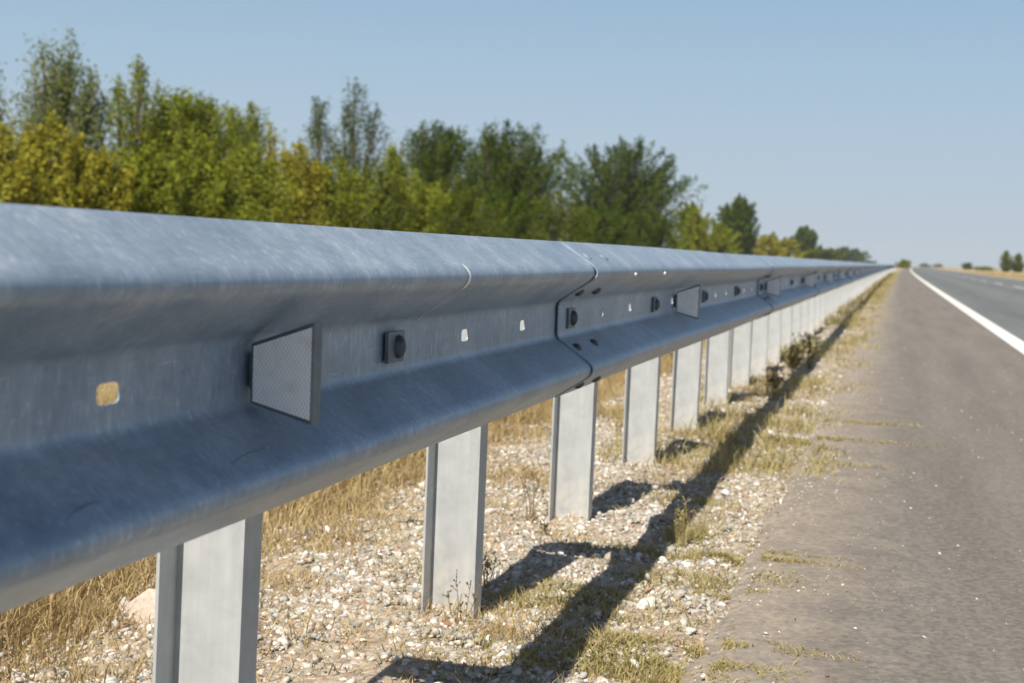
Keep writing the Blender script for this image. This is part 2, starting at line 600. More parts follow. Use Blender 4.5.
# ------------------------------------------------------------------ the guardrail
PITCH, N_BEAM, SEAM0, TOP = 4.06, 46, 2.625, 0.7295
RAIL = empty("guardrail", (RAIL_X, SEAM0, 0))
tag(RAIL, "galvanised steel guardrail on a long row of posts beside the road shoulder", "guardrail")


def fillet(pts, radii, n=5):
    out = [pts[0]]
    for i in range(1, len(pts) - 1):
        p, a, c, rad = Vector(pts[i]), Vector(pts[i - 1]), Vector(pts[i + 1]), radii[i]
        da, dc = (a - p).normalized(), (c - p).normalized()
        ang = da.angle(dc)
        t = rad / math.tan(ang / 2)
        for k in range(n + 1):
            w = k / n
            s, e = p + da * t, p + dc * t
            out.append(tuple((s * (1 - w) ** 2 + p * (2 * w * (1 - w)) + e * w * w)))
    return out + [pts[-1]]


# (back from the crest, height under the top edge)
corner = [(0.083, 0.002), (0.066, -0.006), (0.0, -0.042), (0.0, -0.070), (0.083, -0.122), (0.083, -0.138), (0.083, -0.174), (0.083, -0.190),
          (0.0, -0.242), (0.0, -0.270), (0.066, -0.306), (0.083, -0.314)]
half = fillet([(0.081, 0.001), (-0.008, -0.058), (0.083, -0.120), (0.083, -0.138)], [0, 0.021, 0.022, 0], 8)
PROF = half + [(p, -0.312 - z) for p, z in half[::-1]]
IV = len(half) - 1
HOLES = [k * 1.012 + 0.10 + d for k in range(4) for d in (0.330, 0.676)]
POST_U = [0.10 + k * 1.012 for k in range(4)]


def beam_mesh():
    length = PITCH + 0.32
    cuts = set(np.round(np.linspace(0, length, 64), 4))
    for h in HOLES:
        cuts = {c for c in cuts if abs(c - h) > 0.034} | {round(h - 0.032, 4), round(h + 0.032, 4)}
    cuts = sorted(cuts)
    V, F = [], []

    def pos(p, z, y):
        dent = 0.0012 * math.sin(y * 2.1) + 0.0008 * math.sin(y * 5.3 + z * 11)
        nest = 0.0042 * y / PITCH
        lift = 0.0015 * math.sin(y * 1.55)
        return (-(p + nest + dent), y, TOP + z + lift)

    n = len(PROF)
    for y in cuts:
        V += [pos(p, z, y) for p, z in PROF]
    for j in range(len(cuts) - 1):
        mid = (cuts[j] + cuts[j + 1]) / 2
        hole = next((h for h in HOLES if abs(h - mid) < 0.01), None)
        for i in range(n - 1):
            q = [j * n + i, j * n + i + 1, (j + 1) * n + i + 1, (j + 1) * n + i]
            if i == IV and hole is not None:
                m = 16
                bs = len(V)
                p0, zc = PROF[i][0], (PROF[i][1] + PROF[i + 1][1]) / 2
                for k in range(m):
                    a = 2 * math.pi * (k + 0.5) / m
                    ca, sa = math.cos(a), math.sin(a)
                    e = 0.45
                    V.append(pos(p0, zc + 0.0098 * math.copysign(abs(sa) ** e, sa), hole + 0.019 * math.copysign(abs(ca) ** e, ca)))
                quad = [q[3], q[0], q[1], q[2]]      # +y top, -y top, -y bottom, +y bottom
                per = m // 4
                for s in range(4):
                    for k in range(per - 1):
                        F.append([quad[s], bs + s * per + k + 1, bs + s * per + k])
                    F.append([quad[(s + 1) % 4], bs + (s * per + per) % m, bs + s * per + per - 1, quad[s]])
            else:
                F.append(q)
    return py_mesh("rail_beam", V, F, True)


bm_ = beam_mesh()
bm_.materials.append(M['rail'])


def beam_loc(k):
    y = k * PITCH
    return (float(bend(SEAM0 + y)), y, 0.0)


beams = []
for k in range(-1, N_BEAM):
    o = bpy.data.objects.new("rail_beam", bm_)
    COL.objects.link(o)
    o.parent = RAIL
    o.location = beam_loc(k)
    nxt = beam_loc(k + 1)
    o.rotation_euler.z = -math.atan2(nxt[0] - o.location.x, PITCH)
    sm = o.modifiers.new("thickness", 'SOLIDIFY')
    sm.thickness, sm.offset = 0.0030, 0.0
    es = o.modifiers.new('crisp_edges', 'EDGE_SPLIT')
    es.split_angle = math.radians(45)
    beams.append(o)
# which way the sheet faces does not matter: thickness is centred


def prof_at(zrel):
    """point and outward normal (towards the road) on the profile at a height under the top"""
    for (p0, z0), (p1, z1) in zip(PROF[:-1], PROF[1:]):
        if z1 <= zrel <= z0:
            t = (zrel - z0) / (z1 - z0 + 1e-9)
            d = Vector((-(p1 - p0), 0, z1 - z0)).normalized()
            return Vector((-(p0 + (p1 - p0) * t), 0, TOP + zrel)), Vector((-d.z, 0, d.x)) if d.z < 0 else d
    return Vector((0, 0, 0)), Vector((1, 0, 0))


def bolt_parts():
    """meshes of the bolts of one beam, in the beam's own space"""
    out = []
    for uu in POST_U:
        w = MB()
        xf = -0.083 + 0.0018
        w.box((xf, uu - 0.030, TOP - 0.156 - 0.021), (xf + 0.005, uu + 0.030, TOP - 0.156 + 0.021))
        out.append(("washer_plate", w.mesh("washer_plate"), M['rim']))
        d = MB()
        d.dome((xf + 0.005, uu + 0.006, TOP - 0.156), (1, 0, 0), (0, 0, 1), 0.014, 0.0165, 0.011)
        out.append(("post_bolt", d.mesh("post_bolt", True), M['bolt']))
    for zrel in (-0.028, -0.098, -0.214, -0.288):
        p, nrm = prof_at(zrel)
        for uu in (0.045, 0.205):
            d = MB()
            up = Vector((0, 1, 0))
            d.dome(p + Vector((0, uu, 0)) + nrm * 0.0012, nrm, up, 0.0115, 0.017, 0.004 if zrel > -0.05 else 0.0075)
            out.append(("splice_bolt", d.mesh("splice_bolt", True), M['bolt'] if zrel < -0.05 else M['rail']))
    return out


first = []
for nm, me, mt in bolt_parts():
    me.materials.append(mt)
    first.append((nm, me))
for bo in beams[:9]:
    for nm, me in first:
        o = bpy.data.objects.new(nm, me)
        COL.objects.link(o)
        o.parent = bo
# small rivets left in the crest of the second beam
for uu in (0.40, 0.80):
    d = MB()
    p, nrm = prof_at(-0.058)
    d.dome(p + Vector((0.001, uu, -0.006)), nrm, (0, 0, 1), 0.005, 0.005, 0.005, 10, 3)
    d.build("rivet", M['rivet'], beams[1], True)


def scratch(beam, uu, z0, z1, w, wob):
    V, F = [], []
    pts = [q for q in PROF if z1 <= q[1] <= z0]
    for i, (p, z) in enumerate(pts):
        pp, nrm = prof_at(z)
        ww = w * (1 if 0 < i < len(pts) - 1 else 0.1)
        yy = uu + wob * math.sin(z * 40) + random.uniform(-0.0006, 0.0006)
        c = pp + nrm * 0.0022
        c.x -= 0.0042 * uu / PITCH + 0.0012 * math.sin(uu * 2.1) + 0.0008 * math.sin(uu * 5.3 + z * 11)
        c.z += 0.0015 * math.sin(uu * 1.55)
        V += [(c.x, yy - ww, c.z), (c.x, yy + ww, c.z)]
    F = [[2 * i, 2 * i + 1, 2 * i + 3, 2 * i + 2] for i in range(len(pts) - 1)]
    me = py_mesh("scratch", V, F, True)
    o = link("scratch", me, M['scratch'], beam)
    return o


random.seed(3)
scratch(beams[0], 1.80 - (SEAM0 - PITCH), -0.024, -0.080, 0.0055, 0.001)
tag(scratch(beams[0], 1.802 - (SEAM0 - PITCH), -0.074, -0.126, 0.0018, 0.002), "thin pale scratch running down the hollow of the rail")



def scuff(beam, u0, u1, zrel, w):
    V = []
    for i in range(9):
        t = i / 8
        uu = u0 + (u1 - u0) * t
        pp, nrm = prof_at(zrel + 0.004 * math.sin(t * 2.5) + 0.002 * t)
        c = pp + nrm * 0.0024
        c.x -= 0.0042 * uu / PITCH + 0.0012 * math.sin(uu * 2.1) + 0.0008 * math.sin(uu * 5.3 + zrel * 11)
        c.z += 0.0015 * math.sin(uu * 1.55)
        ww = w * math.sin(math.pi * min(0.97, max(0.03, t)))
        V += [(c.x, uu, c.z - ww), (c.x + ww * 0.6, uu, c.z + ww)]
    o = link("scuff", py_mesh("scuff", V, [[2 * i, 2 * i + 1, 2 * i + 3, 2 * i + 2] for i in range(8)]), M['rim'], beam)
    tag(o, "dark scuff mark near the lower fold of the rail")


scuff(beams[0], 0.865 - (SEAM0 - PITCH), 0.925 - (SEAM0 - PITCH), -0.236, 0.0007)
scuff(beams[0], 1.13 - (SEAM0 - PITCH), 1.22 - (SEAM0 - PITCH), -0.233, 0.0006)

# posts: C-shaped steel channels, open towards the traffic
POST_Y0, POST_X = 1.52 - SEAM0, -0.82 - RAIL_X


def post_mesh():
    w, g, t = 0.0555, 0.047, 0.0042
    poly = [(-w, -g), (-w + t, -g), (-w + t, -t), (w - t, -t), (w - t, -g), (w, -g), (w, 0), (-w, 0)]
    m = MB()
    m.prism_z(poly, -0.25, 0.705)
    return m.mesh("post")


pm = post_mesh()
pm.materials.append(M['post'])


def spacer_mesh():
    """folded bracket between the post and the hollow of the rail"""
    m = MB()
    x1 = -(0.083 + 0.008) - POST_X
    z0, z1 = TOP - 0.202, TOP - 0.112
    m.box((-0.050, 0.148, z0), (x1, 0.192, z1))
    m.box((0.040, 0.003, z0), (0.050, 0.1475, z1))
    m.box((-0.050, 0.003, z0), (-0.040, 0.1475, z1))
    return m.mesh("spacer_bracket")


sp = spacer_mesh()
sp.materials.append(M['post'])
N_POST = 184
rest = MB()
rr = random.Random(11)
for k in range(N_POST):
    y = POST_Y0 + (k - 1) * 1.015
    loc = (POST_X + float(bend(SEAM0 + y)), y, 0.0)
    if k <= 99:
        o = bpy.data.objects.new("post", pm)
        COL.objects.link(o)
        o.parent = RAIL
        o.location = loc
        o.rotation_euler = (rr.gauss(0, 0.004), rr.gauss(0, 0.004), rr.gauss(0, 0.012))
        if k == 1:                                     # the nearest post stands a little forward and leans
            o.location = (loc[0] + 0.052, loc[1] - 0.09, 0)
            o.rotation_euler = (0, 0.018, 0.02)
        s = bpy.data.objects.new("spacer_bracket", sp)
        COL.objects.link(s)
        s.parent = RAIL
        s.location = loc
    else:
        x, yy, z = loc
        rest.box((x - 0.055, yy - 0.045, -0.1), (x + 0.055, yy, 0.70))
tag(rest.build("post", M['post'], RAIL), kind='stuff')


# reflectors: trapezoid housings facing the traffic in the rail's hollow
def reflector():
    body = MB()
    xi, xo = -0.076, -0.004
    zi0, zi1, zo0, zo1 = -0.127, -0.190, -0.101, -0.209
    out = [(xi, TOP + zi1), (xo, TOP + zo1), (xo, TOP + zo0), (xi, TOP + zi0)]
    body.prism_y(out, 0.0, 0.022)
    body.box((-0.083 + 0.003, 0.004, TOP - 0.175), (-0.070, 0.060, TOP - 0.137))
    bo = body.build("reflector", M['rim'], RAIL)
    bv = bo.modifiers.new("soft_edges", 'BEVEL')
    bv.width, bv.segments = 0.0018, 2
    f = MB()
    e = 0.0045
    inn = [(xi + e, TOP + zi1 + e * 0.6), (xo - e * 0.6, TOP + zo1 + e * 1.3), (xo - e * 0.6, TOP + zo0 - e * 1.3), (xi + e, TOP + zi0 - e * 0.6)]
    f.prism_y(inn, -0.0022, 0.0012)
    fo = f.build("reflective_face", M['face'], bo)
    return bo, fo


rb, rf = reflector()
ref_y = [1.272, 4.09, 7.05] + [7.05 + 2.95 * k for k in range(1, 40)]
for k, yy in enumerate(ref_y):
    y = yy - SEAM0
    loc = (float(bend(yy)), y, 0)
    if k == 0:
        rb.location = loc
    else:
        c = dup(rb, RAIL, loc)
        if k < 25:
            dup(rf, c)

# ------------------------------------------------------------------ trees
rng = np.random.default_rng(21)


def leaf_quads(C, size, rng, flat=0.0):
    n = len(C)
    a = rng.normal(size=(n, 3))
    a /= np.linalg.norm(a, axis=1, keepdims=True)
    t = rng.normal(size=(n, 3))
    b = np.cross(a, t)
    b /= np.linalg.norm(b, axis=1, keepdims=True)
    s = (size * rng.uniform(0.6, 1.35, n))[:, None]
    a, b = a * s, b * s * 0.52
    V = np.stack([C - a, C - b * 0.9 + a * 0.1, C + a, C + b * 0.9 + a * 0.1], 1).reshape(-1, 3)
    return V, np.arange(4 * n, dtype=np.int32)


def make_crown(H, R, base, shape, n_spray, per, leaf, seed, spire=0.0, tops=None, loose=0.5):
    """leaf quads along up-swept sprays, and a wood mesh of trunk and limbs"""
    rg = np.random.default_rng(seed)
    wood = MB()
    stems = tops or [(0.0, 0.0, 1.0)]
    pts = []
    for (tx, ty, th) in stems:
        h = H * th
        path = [(0, 0, -0.2), (tx * 0.25, ty * 0.25, h * 0.25), (tx * 0.6, ty * 0.6, h * 0.55), (tx, ty, h * 0.93)]
        wood.tube(path, [0.02 * h + 0.02, 0.016 * h, 0.010 * h, 0.003 * h], 6)
    for k in range(n_spray):
        tx, ty, th = stems[rg.integers(len(stems))]
        h = H * th
        uu = base + (1 - base) * rg.random() ** 0.85
        ang = rg.random() * 2 * math.pi
        if k < len(stems) * 2:
            uu, rad = 1.0, 0.02
            tx, ty, th = stems[k % len(stems)]
            h = H * th
        else:
            rad = R * shape(uu) * (rg.random() ** 0.5) * rg.uniform(0.8, 1.3)
        e = np.array([tx * min(1, uu * 1.1) + math.cos(ang) * rad, ty * min(1, uu * 1.1) + math.sin(ang) * rad, uu * h * rg.uniform(0.94, 1.03)])
        u0 = max(0.04, uu - rg.uniform(0.16, 0.34) - 0.25 * rad / max(R, 0.1))
        s = np.array([tx * u0 ** 1.3, ty * u0 ** 1.3, u0 * h])
        m = s * 0.45 + e * 0.55
        m[:2] = s[:2] * 0.35 + e[:2] * 0.65
        m[2] -= 0.02 * h
        q = lambda t: s * (1 - t) ** 2 + 2 * m * t * (1 - t) + e * t * t
        if k % 2 == 0:
            wood.tube([q(0.0), q(0.5), q(1.0)], [0.006 * h, 0.004 * h, 0.0012 * h], 4)
        n = int(per * rg.uniform(0.45, 1.5))
        t = np.clip(rg.uniform(0.25, 1.06, n), 0, 1.06)[:, None]
        P = s * (1 - t) ** 2 + 2 * m * t * (1 - t) + e * t * t
        sig = (0.075 * H * loose + 0.07) * (1.15 - 0.85 * t)
        P = P + rg.normal(size=(n, 3)) * sig * np.array([1, 1, 1.15])
        pts.append(P)
    C = np.concatenate(pts)
    C = C[C[:, 2] > 0.08]
    V, Fq = leaf_quads(C, leaf, rg)
    return wood.mesh("trunk", True), raw_mesh("crown", V, Fq, 4)


SH = dict(
    poplar=lambda t: max(0.03, (1.15 - t) * 0.75 * min(1, t * 3.2)),
    bush=lambda t: math.sqrt(max(0.0, 1 - (abs(t - 0.42) / 0.60) ** 2.2)),
    oval=lambda t: math.sqrt(max(0.02, 1 - (abs(t - 0.5) / 0.53) ** 2)),
    wide=lambda t: 0.55 + 0.5 * math.sin(math.pi * min(1, t * 0.95)) if t < 0.8 else max(0.1, 3.2 * (1.06 - t)),
)


def tree(name, cat, px, top, halfw, lat, mat, shape, n, per, leaf, label, base=0.06, tops=None, loose=0.5, seed=0, group=None, side=1):
    y, d = from_picture(px, lat) if side > 0 else (0, 0)
    x = -lat
    H = CAM_H + (horizon(px) - top) * d / F_PX + 0.05
    R = halfw * d / F_PX * 1.08
    n, per, leaf = int(n * 1.5), int(per * 2.2), leaf * 0.84
    tp = [(a * d / F_PX * COS, a * d / F_PX * SIN + 0.2 * i, t) for i, (a, t) in enumerate(tops)] if tops else None
    wood, crown = make_crown(H, R, base, SH[shape], n, per, leaf * max(1.0, d / 75), seed + int(px) + 500, tops=tp, loose=loose)
    root = empty(name, (x, y, -0.09))
    tag(root, label, cat, group)
    link("trunk", wood, M['bark'], root)
    link("crown", crown, mat, root)
    return root


G_T, G_S = "trees of the windbreak beyond the guardrail", "shrubs along the foot of the windbreak"
Y_, O_, D_, S_, M_ = M['yellow'], M['olive'], M['dark'], M['silver'], M['green']
tree("tree", "tree", -16, 50, 26, 27, S_, 'poplar', 90, 60, .085, "grey-green tree cut off by the edge of the photo beside the tallest tree", group=G_T)
tree("tree", "tree", 58, 36, 42, 27, S_, 'wide', 160, 46, .080, "tallest tree, grey-green and feathery with two blunt tops over yellow shrubs",
     tops=[(-17, .98), (6, 1.0), (28, .80), (-4, .9)], group=G_T)
tree("tree", "tree", 128, 62, 34, 25, O_, 'wide', 95, 46, .075, "sparse olive tree with two thin twiggy spires next to the tallest tree",
     tops=[(-12, .90), (8, 1.0), (20, .72)], loose=0.42, group=G_T)
tree("tree", "tree", 182, 92, 56, 24, O_, 'bush', 210, 60, .085, "broad dense olive-yellow tree with a domed top in the sunlit windbreak", tops=[(-22, .98), (0, 1.0), (22, .93)], group=G_T)
tree("tree", "tree", 238, 104, 30, 25, O_, 'wide', 100, 50, .080, "olive tree with an arching top on the shoulder of the broad domed tree", tops=[(-8, .95), (8, 1.0)], loose=.4, group=G_T)
tree("tree", "tree", 268, 126, 26, 26, Y_, 'bush', 40, 40, .08, "slim yellowish tree with one pale spire behind low yellow shrubs", loose=.35, group=G_T)
tree("tree", "tree", 318, 98, 20, 29, D_, 'bush', 50, 36, .085, "narrow dark green spire standing alone above yellow shrubs", loose=.3, group=G_T)
tree("tree", "tree", 350, 84, 34, 29, D_, 'wide', 95, 46, .09, "tall open dark green tree with a bare pointed leader", tops=[(-10, .80), (0, 1.0), (20, .88)], loose=.42, group=G_T)
tree("tree", "tree", 392, 148, 22, 26, O_, 'bush', 70, 50, .09, "short olive tree filling the gap under the tall open dark tree", group=G_T)
tree("tree", "tree", 432, 120, 40, 28, D_, 'wide', 175, 70, .095, "dark green tree with a bumpy top adjoining the larger round dark tree", tops=[(-12, .95), (4, 1.0), (16, .94)], group=G_T)
tree("tree", "tree", 500, 124, 52, 28, D_, 'oval', 256, 70, .095, "large round dark green tree, densest crown of the windbreak", tops=[(-20, .97), (2, 1.0), (20, .96), (34, .84)], group=G_T)
tree("tree", "tree", 612, 141, 56, 28, D_, 'oval', 229, 70, .095, "spreading dark green tree with ragged side branches, apart from the round one", tops=[(-22, .95), (4, 1.0), (24, .95), (48, .8)], loose=.42, group=G_T)
tree("tree", "tree", 690, 204, 22, 27, O_, 'bush', 90, 60, .1, "small olive tree between the spreading dark tree and the oval one", group=G_T)
tree("tree", "tree", 736, 199, 20, 28, D_, 'oval', 130, 60, .1, "neat upright oval dark green tree above the receding rail", group=G_T)
tree("tree", "tree", 803, 227, 12, 28, D_, 'oval', 90, 50, .1, "small dark tree farther along than the oval one", group=G_T)
tree("tree", "tree", 845, 248, 24, 28, D_, 'bush', 110, 50, .1, "low wide far tree ending the windbreak near the vanishing rail", group=G_T)

shr = [
    (-2, 124, 44, 20.5, Y_, "bright yellow shrub at the very start of the shrub row"),
    (48, 116, 46, 21, Y_, "wide yellow shrub hiding the foot of the tallest tree"),
    (100, 150, 30, 20, Y_, "low yellow-green shrub between the tallest tree and the twin-spired one"),
    (140, 148, 34, 20, O_, "olive shrub at the foot of the sparse twin-spired tree"),
    (198, 140, 46, 19.5, O_, "olive-yellow shrub in front of the broad domed olive tree"),
    (250, 146, 32, 20.5, O_, "olive shrub below the arching olive tree"),
    (296, 142, 28, 21, Y_, "tall yellow shrub just before the narrow dark spire"),
    (335, 156, 32, 21, O_, "olive shrub between the narrow dark spire and the tall open tree"),
    (378, 158, 32, 21, M_, "green shrub under the tall open dark tree's bare leader"),
    (412, 170, 30, 21, O_, "yellow-green shrub before the bumpy-topped dark tree"),
    (455, 176, 36, 21, M_, "green shrub where the bumpy-topped and the round dark trees meet"),
    (505, 190, 38, 21, D_, "dark green shrub under the large round dark tree"),
    (556, 192, 32, 21, M_, "green shrub in the gap before the spreading dark tree"),
    (600, 200, 34, 21, D_, "low dark green shrub below the spreading dark tree"),
    (650, 208, 30, 22, D_, "dark low shrub under the ragged side branches of the spreading tree"),
    (712, 222, 26, 23, O_, "olive shrub beside the small olive tree before the oval one"),
    (772, 234, 26, 24, Y_, "yellow shrub between the oval tree and the small dark one"),
    (820, 246, 20, 25, M_, "far green shrub past the small dark tree"),
]
for i, (px, top, hw, lat, mt, lab) in enumerate(shr):
    tree("shrub", "shrub", px, top, hw, lat, mt, 'bush', 76, 52, .082, lab, base=.02, tops=[(-hw * .45, .9), (0, 1.0), (hw * .45, .86)], loose=.55, seed=77, group=G_S)
# bush where the road bends out of sight, and the far side of the road


def far_plant(name, cat, px, d, top, halfw, mat, shape, label, n=60, leaf=.3, dz=0.0, tops=None):
    x = (px - VPX) * d * COS / F_PX
    y = (d + x * SIN) / COS
    H = CAM_H + (horizon(px) - top) * d / F_PX
    R = halfw * d / F_PX
    tp = [(a * d / F_PX, 0.1 * i, t) for i, (a, t) in enumerate(tops)] if tops else None
    wood, crown = make_crown(H, R, .08, SH[shape], n, 45, leaf, int(px), tops=tp, loose=.5)
    root = empty(name, (x, y, -0.05))
    tag(root, label, cat)
    link("trunk", wood, M['bark'], root)
    link("crown", crown, mat, root)
    return root


far_plant("shrub", "shrub", 903.5, 330, 259.5, 7.5, O_, 'bush', "round green shrub beside the far end of the guardrail", 60, .22)
far_plant("tree", "tree", 1006, 360, 251, 7, M_, 'wide', "slim green tree across the road, first of a close pair", 80, .22)
far_plant("tree", "tree", 1018, 360, 254, 8, M_, 'wide', "broader green tree across the road, second of a close pair", 80, .22)
far_plant("shrub", "shrub", 968, 560, 262.5, 7, D_, 'bush', "dark rounded bush on the far horizon across the road", 60, .32)
far_plant("shrub", "shrub", 985, 420, 266.5, 11, O_, 'bush', "low yellow-green bush across the road before the pair of trees", 60, .26)
far_plant("tree", "tree", 925, 1300, 263.6, 6, D_, 'bush', "tiny dark clump of trees where the road meets the sky", 60, .6)
far_plant("tree", "tree", 938, 1300, 264.2, 5, D_, 'bush', "tinier dark clump next to the one where road meets sky", 60, .6)

# ------------------------------------------------------------------ gravel, pebbles, stones
ICO_V = []
ph = (1 + 5 ** .5) / 2
for a in (-1, 1):
    for c in (-ph, ph):
        ICO_V += [(0, a, c), (a, c, 0), (c, 0, a)]
ICO_V = np.array(ICO_V, float)
ICO_V /= np.linalg.norm(ICO_V[0])
ICO_F = []
for i in range(12):
    for j in range(i + 1, 12):
        for k in range(j + 1, 12):
            p = ICO_V[[i, j, k]]
            dd = [np.linalg.norm(p[0] - p[1]), np.linalg.norm(p[1] - p[2]), np.linalg.norm(p[0] - p[2])]
            if max(dd) < 1.1:
                f = [i, j, k]
                if np.dot(np.cross(p[1] - p[0], p[2] - p[0]), p.sum(0)) < 0:
                    f = [i, k, j]
                ICO_F.append(f)
ICO_F = np.array(ICO_F)


def subdivide(V, F):
    V, cache, out = [tuple(p) for p in V], {}, []

    def mid(a, c):
        key = (min(a, c), max(a, c))
        if key not in cache:
            m = (np.array(V[a]) + np.array(V[c])) / 2
            V.append(tuple(m / np.linalg.norm(m)))
            cache[key] = len(V) - 1
        return cache[key]
    for a, c, d in F:
        ac, cd, da = mid(a, c), mid(c, d), mid(d, a)
        out += [[a, ac, da], [c, cd, ac], [d, da, cd], [ac, cd, da]]
    return np.array(V), np.array(out)


ICO2_V, ICO2_F = subdivide(ICO_V, ICO_F)


def stones(x, y, size, rg, base=(ICO_V, ICO_F), rough=0.30, sink=0.28, on=None):
    n = len(x)
    BV, BF = base
    D = rg.normal(size=(n, 3, 3))
    Q = np.linalg.qr(D)[0]
    var = 1 + rg.normal(size=(n, len(BV), 1)) * rough
    sc = rg.uniform([0.7, 0.55, 0.42], [1.25, 1.0, 0.8], (n, 3))[:, None, :]
    V = BV[None] * var * sc
    V = np.einsum('nvk,nkj->nvj', V, Q)
    V[:, :, 2] *= 0.75
    V *= (size / 2)[:, None, None]
    z = on if on is not None else ground_z(x, y)
    low = V[:, :, 2].min(1)
    V[:, :, 0] += x[:, None]
    V[:, :, 1] += y[:, None]
    V[:, :, 2] += (z - low - sink * size)[:, None]
    Fi = (BF[None] + (np.arange(n) * len(BV))[:, None, None]).reshape(-1)
    return V.reshape(-1, 3), Fi


def scatter(n, x0, x1, y0, y1, rg, pw=1.0):
    return rg.uniform(x0, x1, n), y0 + (y1 - y0) * rg.random(n) ** pw


rg = np.random.default_rng(4)
Vs, Fs, off = [], [], 0
for (n, x0, x1, y0, y1, pw, s0, s1) in ((95000, -1.9, -0.20, 1.1, 7.0, 1.25, .006, .020), (15000, -1.9, -0.22, 1.1, 8.0, 1.3, .014, .030), (700, -1.8, -0.26, 1.2, 10, 1.2, .028, .045),
                                        (16000, -1.9, -0.22, 7.0, 24.0, 1.4, .012, .034), (6000, -1.9, -0.25, 24, 90, 1.4, .02, .05)):
    x, y = scatter(n, x0, x1, y0, y1, rg, pw)
    edge = np.clip((-0.24 - x) / 0.22, 0, 1) ** 0.8 * np.clip((1.60 - (-x)) / 0.30, 0, 1)
    patch = np.clip((fbm(x * 2.3 + 4, y * 2.3) - 0.28) / 0.12, 0.3, 1)
    keep = rg.random(n) < edge * patch
    x, y = x[keep], y[keep]
    size = s0 + (s1 - s0) * rg.random(len(x)) ** 1.8
    V, F = stones(x, y, size, rg)
    V[:, 0] += bend(V[:, 1])
    Vs.append(V)
    Fs.append(F + off)
    off += len(V)
tag(link("gravel", raw_mesh("gravel", np.concatenate(Vs), np.concatenate(Fs), 3), M['gravel']), kind='stuff')

# loose pebbles on the shoulder
x, y = scatter(20000, -0.30, 1.05, 1.6, 12, rg, 1.6)
keep = rg.random(len(x)) < np.clip(0.035 + 1.1 * np.exp(-(x + 0.3) / 0.11), 0, 1) * np.clip(fbm(x * 3, y * 3) * 2 - .35, 0.15, 1)
x, y = x[keep], y[keep]
V, F = stones(x, y, .0025 + .008 * rg.random(len(x)) ** 2.4, rg, sink=0.1, on=np.zeros(len(x)))
tag(link("pebbles", raw_mesh("pebbles", V, F, 3), M['pebble']), kind='stuff')


def big_stone(px, py, size, mat, label, stretch=(1, 1, 1), seed=0):
    rs = np.random.default_rng(seed + int(px))
    x, y = on_ground(px, py)
    BV, BF = subdivide(ICO2_V, ICO2_F)
    P = BV.copy()
    for _ in range(13):                                   # knock flat facets off
        d = rs.normal(size=3)
        d /= np.linalg.norm(d)
        h = rs.uniform(0.32, 0.66)
        t = P @ d
        P = P - np.where(t > h, t - h, 0)[:, None] * d
    P = P * np.array(stretch) * size / 2
    z = float(ground_z(x, y))
    o = link("stone", raw_mesh("stone", P, BF.ravel(), 3), mat)
    o.location = (x, y, z - P[:, 2].min() - size * 0.12)
    o.rotation_euler = (rs.uniform(-.2, .2), rs.uniform(-.2, .2), rs.uniform(0, 6))
    tag(o, label, "stone", "large stones in the gravel")


big_stone(650, 598, .07, M['pale'], "white angular stone at the sunlit edge of the rail's shadow", (1.2, .8, .6))
big_stone(144, 608, .125, M['pink'], "large pinkish rounded stone by the dry grass next to the nearest post", (1, 1, .9))
big_stone(340, 676, .060, M['pale'], "pale rounded stone between the two nearest posts, near the post shadow", (1.1, .9, .6))
big_stone(283, 622, .070, M['pale'], "flat whitish stone between the two nearest posts, close to the nearest", (1.3, 1, .45))
big_stone(262, 662, .03, M['pink'], "small pinkish stone at the foot of the nearest post", (1, .9, .7))
big_stone(447, 622, .035, M['rust'], "flat rust-red stone at the foot of the second post", (1.7, .8, .5))
big_stone(365, 594, .030, M['rust'], "small rust-red stone in the gravel short of the second post", (1.2, 1, .6))
big_stone(690, 620, .035, M['pale'], "small white stone on the gravel edge near the angular stone", (1.3, 1, .6))

# ------------------------------------------------------------------ grass


def blades(x, y, h, w, lean, rg, z=None):
    """curved two-piece blades: quad and tip"""
    n = len(x)
    a = rg.random(n) * 2 * math.pi
    f = rg.random(n) * 2 * math.pi
    dx, dy = np.cos(a), np.sin(a)
    wx, wy = np.cos(f) * w / 2, np.sin(f) * w / 2
    z0 = (ground_z(x, y) if z is None else z) - 0.004
    l1, l2 = lean * h * 0.35, lean * h
    hz = h * np.sqrt(np.clip(1 - (lean * 0.75) ** 2, 0.08, 1))
    P = np.zeros((n, 5, 3))
    P[:, 0] = np.stack([x - wx, y - wy, z0], 1)
    P[:, 1] = np.stack([x + wx, y + wy, z0], 1)
    P[:, 2] = np.stack([x + dx * l1 + wx * .8, y + dy * l1 + wy * .8, z0 + hz * .62], 1)
    P[:, 3] = np.stack([x + dx * l1 - wx * .8, y + dy * l1 - wy * .8, z0 + hz * .62], 1)
    P[:, 4] = np.stack([x + dx * l2, y + dy * l2, z0 + hz], 1)
    b0 = (np.arange(n) * 5)[:, None]
    F = np.concatenate([b0 + np.array([[0, 1, 2]]), b0 + np.array([[0, 2, 3]]), b0 + np.array([[3, 2, 4]])], 1)
    V = P.reshape(-1, 3)
    V[:, 0] += bend(V[:, 1])
    return V, F.ravel()


def merge(parts):
    Vs, Fs, off = [], [], 0
    for V, F in parts:
        Vs.append(V)
        Fs.append(F + off)
        off += len(V)
    return np.concatenate(Vs), np.concatenate(Fs)


